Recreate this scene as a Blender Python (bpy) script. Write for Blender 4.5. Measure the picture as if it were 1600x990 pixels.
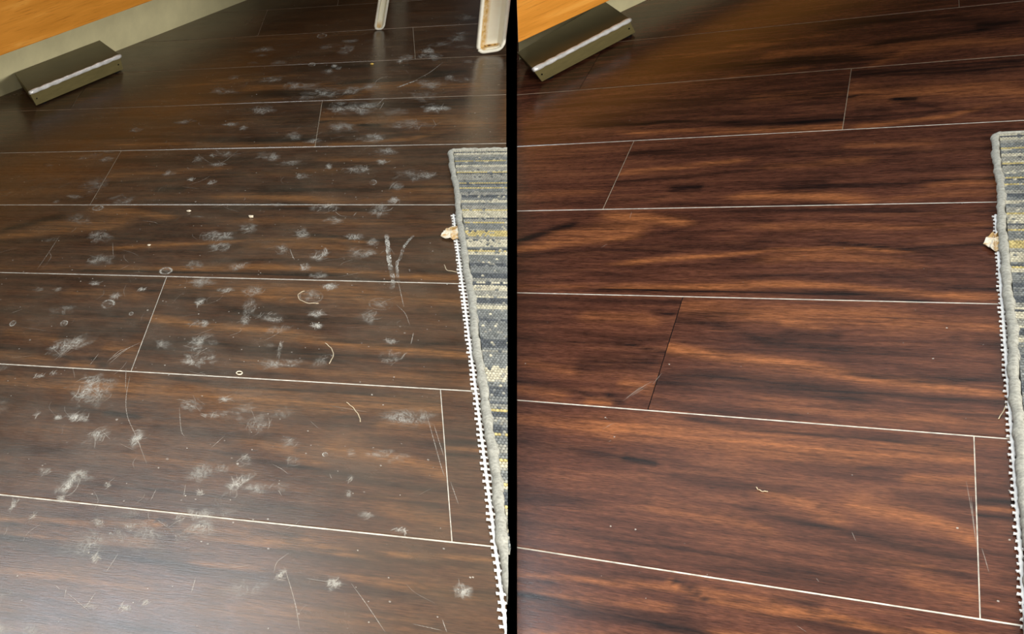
import bpy, bmesh, math, random
import numpy as np
from mathutils import Matrix, Vector, noise as mnoise

for o in list(bpy.data.objects):
    bpy.data.objects.remove(o, do_unlink=True)
scene = bpy.context.scene
COL = scene.collection

# ------------------------------------------------------------------ camera
cam_data = bpy.data.cameras.new('camera')
cam = bpy.data.objects.new('camera', cam_data)
COL.objects.link(cam)
cam_data.sensor_fit = 'HORIZONTAL'
cam_data.sensor_width = 36.0
cam_data.lens = 1754.85 * 36.0 / 1600.0
cam_data.shift_x = 0.63884            # rising-front style lens shift: the camera stands left of both floors
cam_data.shift_y = 0.06148
cam_data.clip_start = 0.01
cam_data.clip_end = 200
CAM = Vector((0.3486819, -1.7694446, 0.4572837))
cam.matrix_world = Matrix((
    (0.9167256, -0.0612531, 0.3947938, CAM.x),
    (0.3731910, 0.4840673, -0.7914590, CAM.y),
    (-0.1426275, 0.8728843, 0.4666160, CAM.z),
    (0, 0, 0, 1)))
scene.camera = cam

# ------------------------------------------------------------------ exposure, world, daylight, fill lights
scene.view_settings.view_transform = 'Standard'
scene.view_settings.look = 'None'
scene.view_settings.gamma = 1.0
scene.view_settings.use_curve_mapping = False
scene.view_settings.exposure = 0.0

world = bpy.data.worlds.new('soft_daylight')
scene.world = world
world.use_nodes = True
bg = world.node_tree.nodes['Background']
bg.inputs['Color'].default_value = (0.95, 0.97, 1.0, 1)
bg.inputs['Strength'].default_value = 0.06

def area_light(name, loc, target, sx, sy, power, color, spread=180):
    d = bpy.data.lights.new(name, 'AREA')
    d.shape = 'RECTANGLE'; d.size = sx; d.size_y = sy
    d.energy = power; d.color = color; d.spread = math.radians(spread)
    o = bpy.data.objects.new(name, d)
    COL.objects.link(o)
    o.location = loc
    o.rotation_euler = (Vector(target) - Vector(loc)).to_track_quat('-Z', 'Y').to_euler()
    return o

# daylight from two windows high up beyond the cabinets
area_light('window_daylight', (-0.42, 0.92, 2.15), (0.30, -1.20, 0.0), 1.5, 0.40, 66, (0.86, 0.93, 1.0))
area_light('far_window_daylight', (1.05, 1.75, 2.15), (0.65, -0.90, 0.0), 1.5, 0.70, 10, (1.0, 0.90, 0.84))
# added fill light behind the camera, aimed low at the near floor
area_light('rear_fill', (0.62, -2.10, 0.75), (0.70, -1.20, 0.0), 1.3, 0.50, 7.5, (1.0, 0.95, 0.88), 62)
# added low fill light from the right, for cabinet fronts and chair legs
area_light('side_fill', (2.1, -1.75, 0.24), (0.30, -0.10, 0.05), 1.4, 0.32, 38, (1.0, 0.96, 0.90))

# the two rooms: the unwashed floor lies level at the origin, the washed one beside it
ROOM_A = Matrix.Identity(4)
ROOM_B = Matrix((
    (0.9508662, 0.2732313, -0.1455960, 0.6834148),
    (-0.2795987, 0.9597959, -0.0248270, 0.0782238),
    (0.1329590, 0.0643156, 0.9890326, -0.0085215),
    (0, 0, 0, 1)))
W = 0.19                                   # width of a floor plank in metres

# ------------------------------------------------------------------ helpers
def srgb(r, g, b):
    f = lambda c: (c / 255 / 12.92) if c / 255 <= 0.04045 else ((c / 255 + 0.055) / 1.055) ** 2.4
    return (f(r), f(g), f(b), 1.0)

class Nodes:
    """tiny helper around a material's node tree"""
    def __init__(self, name):
        self.mat = bpy.data.materials.new(name)
        self.mat.use_nodes = True
        self.t = self.mat.node_tree
        self.bsdf = self.t.nodes['Principled BSDF']
        self.out = self.t.nodes['Material Output']
    def n(self, kind, **kw):
        nd = self.t.nodes.new(kind)
        for k, v in kw.items():
            setattr(nd, k, v)
        return nd
    def l(self, a, b):
        self.t.links.new(a, b)
    def val(self, sock, v):
        if hasattr(v, 'is_output'):
            self.l(v, sock)
        else:
            sock.default_value = v
    def attr(self, name):
        return self.n('ShaderNodeAttribute', attribute_name=name)
    def coord(self):
        return self.n('ShaderNodeTexCoord').outputs['Object']
    def mapping(self, vec, scale=(1, 1, 1), loc=(0, 0, 0), rot=(0, 0, 0)):
        m = self.n('ShaderNodeMapping')
        self.l(vec, m.inputs['Vector'])
        m.inputs['Scale'].default_value = scale
        m.inputs['Location'].default_value = loc
        m.inputs['Rotation'].default_value = rot
        return m.outputs['Vector']
    def noise(self, vec, scale=1.0, detail=3.0, rough=0.55, distort=0.0):
        x = self.n('ShaderNodeTexNoise')
        self.l(vec, x.inputs['Vector'])
        x.inputs['Scale'].default_value = scale
        x.inputs['Detail'].default_value = detail
        x.inputs['Roughness'].default_value = rough
        x.inputs['Distortion'].default_value = distort
        return x.outputs['Fac']
    def math(self, op, a, b=0.0, c=0.0, clamp=False):
        m = self.n('ShaderNodeMath', operation=op)
        m.use_clamp = clamp
        for i, v in enumerate((a, b, c)):
            self.val(m.inputs[i], v)
        return m.outputs[0]
    def ramp(self, fac, stops):
        r = self.n('ShaderNodeValToRGB')
        self.l(fac, r.inputs['Fac'])
        e = r.color_ramp.elements
        while len(e) < len(stops):
            e.new(0.5)
        for el, (p, c) in zip(e, stops):
            el.position = p
            el.color = c if len(c) == 4 else (*c, 1)
        return r.outputs['Color']
    def remap(self, v, a, b, c=0.0, d=1.0):
        m = self.n('ShaderNodeMapRange')
        m.clamp = True
        self.val(m.inputs['Value'], v)
        for k, x in zip(('From Min', 'From Max', 'To Min', 'To Max'), (a, b, c, d)):
            m.inputs[k].default_value = x
        return m.outputs['Result']
    def mix(self, fac, a, b, mode='MIX'):
        m = self.n('ShaderNodeMix', data_type='RGBA', blend_type=mode)
        self.val(m.inputs[0], fac); self.val(m.inputs[6], a); self.val(m.inputs[7], b)
        return m.outputs[2]
    def bump(self, height, strength=0.2, dist=0.001):
        b = self.n('ShaderNodeBump')
        b.inputs['Strength'].default_value = strength
        b.inputs['Distance'].default_value = dist
        self.l(height, b.inputs['Height'])
        self.l(b.outputs['Normal'], self.bsdf.inputs['Normal'])
    def set(self, **kw):
        for k, v in kw.items():
            self.val(self.bsdf.inputs[k.replace('_', ' ')], v)
        return self

def mesh_obj(name, verts, faces, mat, parent=None, smooth=False):
    me = bpy.data.meshes.new(name)
    me.from_pydata([tuple(v) for v in verts], [], faces)
    me.update()
    if smooth:
        me.polygons.foreach_set('use_smooth', [True] * len(me.polygons))
    me.materials.append(mat)
    o = bpy.data.objects.new(name, me)
    COL.objects.link(o)
    if parent:
        o.parent = parent
    return o

def bm_obj(name, bm, mat, parent=None, smooth=False):
    me = bpy.data.meshes.new(name)
    bmesh.ops.recalc_face_normals(bm, faces=bm.faces)
    bm.to_mesh(me); bm.free()
    if smooth:
        me.polygons.foreach_set('use_smooth', [True] * len(me.polygons))
    me.materials.append(mat)
    o = bpy.data.objects.new(name, me)
    COL.objects.link(o)
    if parent:
        o.parent = parent
    return o

def tag(o, label=None, cat=None, group=None, kind=None):
    if label: o['label'] = label
    if cat: o['category'] = cat
    if group: o['group'] = group
    if kind: o['kind'] = kind
    return o

def empty(name, loc=(0, 0, 0)):
    o = bpy.data.objects.new(name, None)
    o.empty_display_size = 0.05
    COL.objects.link(o)
    o.location = loc
    return o

def prism(poly, z0, z1):
    """plan polygon (list of xy) pulled from z0 to z1 -> verts, faces"""
    n = len(poly)
    v = [(x, y, z0) for x, y in poly] + [(x, y, z1) for x, y in poly]
    f = [tuple(range(n))[::-1], tuple(range(n, 2 * n))]
    f += [(i, (i + 1) % n, n + (i + 1) % n, n + i) for i in range(n)]
    return v, f

def bevelled(o, w=0.002, seg=2):
    m = o.modifiers.new('bevel', 'BEVEL')
    m.width = w; m.segments = seg; m.limit_method = 'ANGLE'
    return o

def tube(pts, rads, seg=8, flat=1.0, cap=True):
    """tube along pts (Vectors) -> verts, faces"""
    pts = [Vector(p) for p in pts]
    V, F = [], []
    n = len(pts)
    for i, p in enumerate(pts):
        d = (pts[min(i + 1, n - 1)] - pts[max(i - 1, 0)]).normalized()
        up = Vector((0, 0, 1)) if abs(d.z) < 0.9 else Vector((0, 1, 0))
        a = d.cross(up).normalized(); b = a.cross(d).normalized()
        r = rads[i] if hasattr(rads, '__len__') else rads
        for k in range(seg):
            t = 2 * math.pi * k / seg
            V.append(p + a * (math.cos(t) * r) + b * (math.sin(t) * r * flat))
    for i in range(n - 1):
        for k in range(seg):
            F.append((i * seg + k, i * seg + (k + 1) % seg, (i + 1) * seg + (k + 1) % seg, (i + 1) * seg + k))
    if cap:
        F.append(tuple(range(seg))[::-1]); F.append(tuple(range((n - 1) * seg, n * seg)))
    return V, F

def smooth_path(pts, k=8):
    """Catmull-Rom through 2-D or 3-D points"""
    P = [np.array(p, float) for p in pts]
    P = [2 * P[0] - P[1]] + P + [2 * P[-1] - P[-2]]
    out = []
    for i in range(1, len(P) - 2):
        for j in range(k):
            t = j / k
            out.append(0.5 * ((2 * P[i]) + (P[i + 1] - P[i - 1]) * t + (2 * P[i - 1] - 5 * P[i] + 4 * P[i + 1] - P[i + 2]) * t * t
                              + (3 * P[i] - P[i - 1] - 3 * P[i + 1] + P[i + 2]) * t ** 3))
    out.append(P[-2])
    return out

# ------------------------------------------------------------------ where the grain, scuffs and scratches lie (floor coordinates)
# streaks: (dark?, half width, strength, points) in plank widths; the rest in metres on the floor
STREAKS = [
    (0,.041,.8,((.675,3.08),(1.001,3.104),(1.322,3.183))), (0,.047,.7,((.014,3.501),(.409,3.423),(.897,3.363))), 
    (0,.096,.5,((.26,3.367),(.624,3.29),(.978,3.216))), (1,.049,.8,((-.021,3.413),(.18,3.301),(.4,3.182))), 
    (1,.023,.45,((.818,3.401),(1.162,3.327),(1.418,3.231))), (1,.065,.45,((.048,3.586),(.853,3.522),(1.633,3.456),(1.996,3.393))), 
    (0,.024,.85,((1.042,3.645),(1.424,3.599),(1.746,3.555),(2.013,3.513),(2.278,3.505),(2.576,3.491),(2.803,3.511))), 
    (1,.016,.75,((2.398,3.402),(2.741,3.478),(2.924,3.498),(3.179,3.465),(3.483,3.44))), (0,.04,.4,((2.026,3.602),(2.456,3.572),(2.947,3.646))), 
    (1,.023,.55,((2.783,3.761),(3.027,3.816),(3.214,3.853),(3.464,3.876))), (1,.026,.45,((1.833,3.792),(2.222,3.771),(2.635,3.751))), 
    (0,.028,.85,((1.02,3.924),(1.628,3.901),(2.064,3.864),(2.563,3.87),(2.878,3.91),(3.066,3.939),(3.249,3.956))), 
    (1,.019,.85,((.878,3.948),(1.361,3.948),(2.074,3.94),(2.687,3.945),(2.993,3.988))), (0,.028,.65,((3.195,3.935),(3.479,3.937))), 
    (0,.017,.45,((.186,3.932),(.718,3.918))), (0,.035,.35,((1.975,3.247),(2.427,3.239),(2.938,3.275),(3.415,3.242))), 
    (1,.028,.55,((1.604,3.04),(2.545,3.066),(3.181,3.112),(3.479,3.092))), (1,.023,.35,((1.324,3.374),(1.604,3.301),(1.965,3.18))), 
    (1,.021,.4,((1.108,3.709),(1.582,3.675),(2.027,3.609))), (1,.05,.3,((.108,3.737),(.616,3.766),(1.036,3.807))), 
    (1,.033,.45,((.238,4.063),(.862,4.056),(1.477,4.047))), (0,.06,.35,((.842,4.225),(1.341,4.239))), 
    (1,.017,.8,((.393,4.455),(.832,4.472),(1.206,4.468),(1.522,4.528))), (1,.077,.5,((.941,4.675),(1.181,4.646),(1.433,4.606))), 
    (0,.027,.5,((.543,4.686),(.914,4.733))), (1,.026,.65,((.55,4.85),(.988,4.885),(1.136,4.935))), (0,.026,.5,((.574,4.909),(.916,4.939))), 
    (0,.02,.85,((1.095,4.97),(1.244,4.967))), (0,.04,.5,((1.275,4.792),(1.486,4.848))), (1,.035,.75,((1.207,4.913),(1.319,4.945))), 
    (1,.018,.7,((1.319,4.154),(1.461,4.173))), (0,.082,.4,((1.55,4.07),(2.104,4.145),(2.887,4.167))), 
    (0,.035,.8,((1.499,4.484),(1.838,4.529),(2.164,4.565),(2.453,4.596),(2.729,4.645),(3.156,4.686),(3.49,4.712))), 
    (1,.014,.4,((1.482,4.416),(1.778,4.433),(2.069,4.459))), (1,.044,.55,((1.79,4.277),(1.964,4.314),(2.16,4.399),(2.567,4.417))), 
    (1,.043,.4,((2.228,4.312),(2.56,4.321))), (1,.065,.65,((1.53,4.74),(1.953,4.716),(2.187,4.728),(2.45,4.746),(2.685,4.774))), 
    (1,.023,.6,((2.631,4.755),(3.075,4.767),(3.472,4.758))), (1,.024,.45,((2.656,4.616),(2.904,4.65),(3.173,4.643),(3.48,4.595))), 
    (0,.065,.4,((2.104,4.145),(2.997,4.189),(3.468,4.177))), (1,.01,.9,((3.199,4.3),(3.254,4.302))), (1,.06,.4,((3.345,4.323),(3.477,4.335))), 
    (0,.054,.3,((2.212,4.902),(2.745,4.903),(3.464,4.923))), (1,.028,.4,((1.559,4.943),(1.919,4.958),(2.365,4.953))), 
    (0,.033,.35,((2.217,4.227),(2.477,4.254))), (1,.017,.65,((1.801,5.042),(2.015,5.063),(2.237,5.072),(2.675,5.074),(3.078,5.081),(3.295,5.101))), 
    (0,.073,.6,((1.236,5.123),(1.801,5.168),(2.253,5.186),(2.76,5.146),(3.294,5.145))), (0,.03,.6,((2.989,5.309),(3.302,5.284))), 
    (0,.047,.35,((.671,5.154),(1.084,5.177),(1.344,5.208))), (1,.041,.55,((.737,5.322),(1.053,5.334),(1.368,5.358))), 
    (1,.03,.9,((1.45,5.366),(1.644,5.366))), (1,.032,.5,((.877,5.672),(1.095,5.686),(1.331,5.687))), (1,.019,.5,((.943,5.84),(1.311,5.859),(1.649,5.882))), 
    (1,.021,.55,((1.584,5.97),(1.656,5.973))), (1,.02,.5,((1.807,5.88),(2.095,5.883),(2.353,5.881),(2.539,5.889))), 
    (1,.021,.7,((2.245,5.597),(2.51,5.628),(2.719,5.663),(3.018,5.698),(3.296,5.718))), (1,.023,.6,((2.725,5.788),(3.029,5.793),(3.248,5.809))), 
    (0,.043,.6,((2.735,5.495),(3.015,5.523),(3.294,5.595))), (0,.046,.4,((2.263,5.489),(2.466,5.52),(2.663,5.58))), 
    (1,.012,.7,((2.388,5.421),(2.448,5.421))), (1,.009,.7,((2.564,5.526),(2.644,5.538))), (0,.037,.35,((3.002,5.863),(3.278,5.883))), 
    (1,.039,.35,((2.359,5.928),(2.749,5.911))), (1,.026,.4,((2.93,5.401),(3.299,5.407))), (1,.032,.4,((1.759,5.451),(2.122,5.467),(2.394,5.472))), 
    (1,.029,.3,((1.736,5.355),(1.999,5.379),(2.28,5.373))), (0,.037,.25,((1.695,5.645),(2.054,5.666),(2.328,5.709))), 
    (0,.016,.3,((2.886,5.776),(3.112,5.796))), (1,.022,.95,((3.296,5.4),(3.482,5.393))), (1,.014,.95,((3.3,5.472),(3.483,5.467))), 
    (0,.011,.7,((3.301,5.439),(3.485,5.428))), (0,.024,.4,((3.306,5.047),(3.502,5.034))), (1,.014,.7,((3.309,5.537),(3.359,5.537))), 
    (0,.014,.6,((1.067,6.152),(1.489,6.115),(1.907,6.088))), (0,.016,.9,((1.9,6.055),(1.926,6.084))), 
    (1,.007,.6,((1.079,6.183),(1.51,6.137),(1.896,6.11))), (1,.013,.75,((1.913,6.042),(2.005,6.085),(2.084,6.125))), 
    (1,.044,.45,((1.943,6.172),(2.017,6.169))), (0,.016,.7,((2.025,6.102),(2.203,6.12),(2.387,6.121),(2.677,6.098),(2.861,6.126))), 
    (1,.025,.65,((1.109,6.257),(1.343,6.276),(1.541,6.282),(1.823,6.281),(2.048,6.282))), (0,.019,.35,((1.251,6.222),(1.603,6.214),(1.9,6.196))), 
    (1,.016,.55,((2.395,6.071),(2.562,6.043))), (1,.037,.45,((2.57,6.063),(2.605,6.061))), 
    (0,.01,.8,((2.792,6.118),(3.002,6.107),(3.218,6.088),(3.465,6.078))), (0,.011,.8,((2.417,6.105),(2.643,6.079),(2.792,6.118))), 
    (1,.01,.6,((2.657,6.109),(2.833,6.137),(3.222,6.118),(3.448,6.119))), (1,.025,.65,((2.445,6.31),(2.801,6.302),(3.209,6.281),(3.459,6.266))), 
    (0,.022,.5,((2.865,6.245),(3.11,6.252),(3.448,6.25))), (1,.031,.5,((1.202,6.256),(1.428,6.26),(1.661,6.259),(1.89,6.271),(2.114,6.296))), 
    (0,.019,.4,((1.278,6.438),(1.617,6.425),(1.95,6.422))), (1,.023,.45,((2.087,6.313),(2.267,6.305),(2.443,6.297))), 
    (0,.021,.5,((2.068,6.073),(2.415,6.087))), (0,.016,.4,((2.14,6.272),(2.438,6.258))), (0,.041,.3,((2.408,6.461),(2.738,6.437),(3.107,6.412))), 
    (1,.018,.35,((1.363,6.645),(1.682,6.623),(2.091,6.598))), (1,.01,.4,((2.563,6.057),(2.599,6.175))), (1,.01,.4,((2.705,6.161),(2.736,6.288))), 
    (0,.045,.25,((-.272,2.779),(.46,2.764))), (1,.035,.4,((-.225,2.899),(.501,2.897))), (0,.037,.6,((.628,2.507),(1.059,2.45),(1.592,2.394))), 
    (1,.052,.75,((1.126,2.74),(1.364,2.725))), (1,.017,.65,((.642,2.893),(1.071,2.849))), 
    (0,.048,.6,((1.699,2.874),(1.919,2.858),(2.187,2.893),(2.603,2.939))), (1,.02,.65,((1.178,2.962),(1.938,2.986),(2.36,2.992))), 
    (1,.023,.85,((2.339,2.771),(2.847,2.764),(3.132,2.739),(3.498,2.72))), (1,.065,.5,((2.022,2.715),(2.337,2.747))), 
    (0,.043,.45,((1.866,2.483),(2.595,2.446))), (0,.045,.45,((3.064,2.805),(3.492,2.773))), (0,.029,.4,((2.844,2.933),(3.491,2.892))), 
    (1,.043,.4,((1.842,2.321),(2.824,2.359))), (1,.025,.5,((2.87,2.363),(3.514,2.338))), (0,.052,.35,((2.466,2.234),(3.05,2.239))), 
    (1,.039,.5,((.652,2.212),(1.174,2.213),(1.823,2.19))), (1,.027,.45,((.595,2.635),(1.037,2.594),(1.617,2.538))), 
    (1,.051,.85,((.059,1.688),(.95,1.727),(1.774,1.845),(2.412,1.844))), (0,.04,.75,((.556,1.857),(1.79,1.956),(2.42,1.951))), 
    (1,.138,.4,((-.553,1.682),(.277,1.544),(1.126,1.421),(2.37,1.367))), (0,.086,.3,((1.599,1.426),(2.32,1.414))), 
    (1,.098,.65,((2.42,1.088),(3.039,1.175),(3.726,1.127))), (0,.122,.55,((2.445,1.441),(3.179,1.491),(3.701,1.564))), 
    (1,.03,.9,((2.771,1.588),(2.946,1.601))), (1,.021,.8,((2.407,1.499),(2.474,1.487))), (1,.059,.55,((2.499,1.706),(2.744,1.764))), 
    (1,.03,.4,((2.848,1.638),(2.996,1.677),(3.121,1.751))), (1,.029,.4,((2.951,1.874),(3.121,1.78))), (0,.037,.6,((2.54,1.954),(3.177,1.9),(3.395,1.812))), 
    (1,.037,.5,((3.349,1.825),(3.485,1.832))), (0,.068,.5,((1.242,.363),(1.559,.345),(2.081,.318))), (0,.051,.65,((1.597,.612),(2.134,.573))), 
    (1,.063,.75,((1.015,.776),(1.618,.753),(2.382,.79))), (0,.03,.65,((1.284,.967),(1.967,.933))), 
    (0,.071,.55,((2.649,.919),(2.928,.724),(3.245,.701),(3.749,.731))), (1,.054,.6,((2.096,.161),(2.831,.124))), 
    (1,.049,.7,((2.593,.562),(3.033,.526),(3.482,.51))), (1,.061,.6,((3.458,.419),(3.768,.389))), (0,.041,.4,((.791,.492),(1.567,.399))), 
    (1,.044,.5,((1.481,-.201),(2.43,-.262))), (0,.1,.4,((1.692,.607),(2.482,.652),(2.984,.621))), (1,.08,.5,((1.717,.793),(2.37,.884),(2.741,.855))), 
    (1,.091,.4,((2.32,.129),(2.982,.101),(3.545,.347))), (0,.134,.25,((1.497,-.874),(2.105,-.865),(2.69,-.944))), ]
FILM = [
    (.128,-.9112,.0121,.0178,.8,.5), (.1628,-.984,.0151,.0226,.75,0), (.2364,-.8996,.0123,.0162,.65,0), (.2362,-.926,.0085,.0099,.8,0), 
    (.2501,-.9233,.0035,.0066,.5,0), (.2314,-.8563,.008,.0075,.8,0), (.1623,-1.0287,.0078,.0057,.85,.2), (.1476,-1.0308,.0024,.0038,.7,0), 
    (.1302,-1.0284,.002,.0038,.7,0), (.1828,-1.054,.0061,.0134,.7,.3), (.2119,-1.0522,.0037,.0115,.8,0), (.2433,-.9976,.0084,.0097,.5,0), 
    (.2592,-1.0117,.0069,.0028,.7,0), (.2685,-.9862,.0051,.0039,.6,0), (.1164,-.9672,.0048,.0027,.8,0), (.128,-.9613,.0026,.0022,.7,0), 
    (.2892,-1.0702,.0038,.009,.7,0), (.177,-1.1165,.0071,.015,.8,.3), (.1752,-1.1385,.0035,.0045,.7,0), (.2878,-1.0987,.0049,.0131,.85,.4), 
    (.1436,-1.1505,.0022,.0074,.8,0), (.1609,-1.1611,.0017,.005,.6,0), (.2041,-1.1604,.0041,.0049,.5,0), (.2109,-1.1977,.0024,.0052,.6,0), 
    (.2175,-1.2447,.0041,.0029,.6,0), (.2384,-1.2414,.0033,.0029,.75,0), (.2485,-1.2338,.0022,.0023,.5,0), (.2555,-1.144,.0024,.0043,.85,0), 
    (.2653,-1.1144,.0033,.0019,.9,0), (.2025,-1.1153,.0026,.0023,.6,0), (.1552,-1.1053,.0045,.0049,.4,0), (.179,-1.1071,.0098,.0064,.45,0), 
    (.3517,-1.1947,.0038,.0066,.7,0), (.4191,-1.1863,.0043,.0065,.75,0), (.3222,-1.1917,.0018,.0055,.7,.4), (.3875,-1.1336,.004,.0024,.9,0), 
    (.3691,-1.1205,.0048,.0035,.5,0), (.3577,-1.0979,.0015,.0045,.4,0), (.3584,-1.0786,.002,.0039,.5,0), (.2876,-.8399,.0104,.0088,.65,0), 
    (.3262,-.8302,.0066,.0063,.8,0), (.3273,-.8535,.005,.0048,.8,0), (.3011,-.8984,.0015,.0158,.6,0), (.3852,-.9034,.0078,.0097,.5,0), 
    (.383,-.8761,.0042,.0045,.6,0), (.3669,-.8328,.0069,.0123,.4,0), (.2968,-.9266,.0086,.0086,.35,0), (.3321,-.9171,.0047,.0108,.3,0), 
    (.3221,-1.0647,.0041,.0065,.3,0), (.3163,-1.0403,.0059,.0069,.3,0), (.2928,-1.0189,.0097,.0127,.35,0), (.3577,-1.0482,.0024,.005,.4,0), 
    (.2562,-.4142,.0078,.0116,.6,0), (.3209,-.4507,.0033,.0087,.6,0), (.2951,-.4818,.0067,.0105,.5,0), (.3509,-.4626,.013,.0127,.55,0), 
    (.3754,-.4379,.0046,.0087,.6,0), (.4197,-.4836,.0074,.0101,.6,.1), (.3223,-.5819,.0117,.0109,.75,0), (.3741,-.5853,.0083,.0161,.6,0), 
    (.3866,-.5581,.0054,.0092,.6,.2), (.3038,-.6503,.0059,.0117,.5,0), (.3518,-.6572,.008,.0065,.55,0), (.3678,-.6711,.005,.0095,.45,0), 
    (.3226,-.701,.0073,.0123,.95,.2), (.3112,-.7317,.0039,.0074,.85,0), (.3236,-.7499,.006,.0071,.6,0), (.3343,-.773,.0058,.0069,.85,0), 
    (.3192,-.7918,.0063,.0107,.4,0), (.2876,-.6915,.0052,.0126,.4,0), (.3308,-.6157,.0083,.0087,.45,0), (.356,-.6965,.0099,.0122,.35,0), 
    (.1479,-.4662,.0067,.009,.6,0), (.1998,-.5002,.0042,.0063,.9,.2), (.1758,-.489,.0029,.0065,.95,0), (.1744,-.417,.0052,.0118,.55,0), 
    (.1901,-.406,.0037,.006,.7,0), (.1991,-.4389,.0073,.0069,.7,0), (.2223,-.6575,.015,.0119,.8,0), (.231,-.6856,.0085,.0098,.6,0), 
    (.119,-.726,.0115,.0143,.4,0), (.1713,-.7913,.0035,.0035,.85,0), (.1244,-.7799,.0049,.0059,.6,0), (.2266,-.815,.0044,.008,.7,0), 
    (.2458,-.7875,.0061,.0055,.7,0), (.0686,-.5059,.0152,.0219,.3,0), (.0703,-.6137,.0099,.0114,.25,0), (.0349,-.5605,.0037,.0051,.6,0), 
    (.2698,-.7885,.0077,.011,.5,0), (.2702,-.8221,.0048,.0156,.6,0), (.1492,-.8071,.0047,.0056,.5,0), (.092,-.7968,.0031,.0043,.6,0), 
    (.0734,-.7982,.0044,.0044,.4,0), (.2689,-.8479,.0037,.0112,.5,0), (.2516,-.6344,.0074,.0139,.5,0), (.1092,-.7281,.0045,.0032,.6,0), 
    (.4346,.0399,.0074,.0181,.75,0), (.4053,.0101,.009,.0142,.6,0), (.4403,.0101,.0088,.0175,.6,0), (.4258,.013,.0065,.0106,.7,0), 
    (.325,.071,.0097,.023,.45,0), (.2317,-.0754,.013,.0136,.6,0), (.2621,-.113,.0109,.0162,.55,0), (.3087,-.1511,.024,.0215,.6,0), 
    (.3386,-.1462,.0102,.0153,.5,0), (.3588,-.1338,.0102,.0124,.5,0), (.434,-.13,.015,.0213,.45,0), (.348,-.2292,.0195,.0252,.65,0), 
    (.4344,-.2393,.0127,.0162,.85,0), (.2311,-.2242,.0121,.0174,.6,0), (.3315,-.3077,.0145,.018,.4,0), (.3647,-.3503,.0152,.0145,.55,0), 
    (.3786,-.4027,.0093,.0113,.6,0), (.4742,.1058,.0107,.0191,.5,0), (.4912,.2321,.0104,.0214,.4,0), (.456,-.1026,.0053,.0125,.4,0), 
    (.3031,-.047,.0076,.0103,.5,0), (.3969,-.0093,.0037,.0087,.9,0), (.3113,-.0174,.0038,.0088,.8,0), (.3177,-.0325,.0034,.0087,.75,0), 
    (.3914,-.2506,.013,.0162,.35,0), (.405,-.3043,.018,.0202,.35,0), (.4214,-.1846,.0147,.0201,.3,0), (.1977,-.2822,.008,.0069,.7,0), 
    (.0788,-.2961,.0068,.0084,.5,0), (.2151,-.2999,.0047,.008,.5,0), (.1766,-.0561,.0063,.0105,.5,0), (.2337,.0152,.0091,.0111,.35,0), 
    (.2806,-.119,.0165,.016,.4,0), (.2501,-.4092,.01,.0117,.4,0), (.3242,-.2151,.0107,.0171,.4,0), (.2775,-.3362,.0103,.0126,.35,0), 
    (.4024,-.485,.0136,.0162,.3,0), (.3898,-.5145,.0061,.0098,.3,0), ]
RINGS = [
    (.3668,-.5042,.0031,.007), (.0869,-.5807,.0054,.0069), (.1864,-.7475,.0051,.0075), (.1462,-.8255,.0052,.0081), (.2872,.1675,.0061,.0127), 
    (.2807,-.0046,.0044,.009), (.1148,-.8685,.0029,.0051), (.1705,-.8437,.0017,.0033), (.0681,-.8728,.0024,.0052), (.1628,-.984,.0136,.0205), 
    (.3194,-.7958,.0095,.0133), (.3756,-.8071,.009,.0115), (.3414,-1.0533,.0016,.0025), ]
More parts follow.
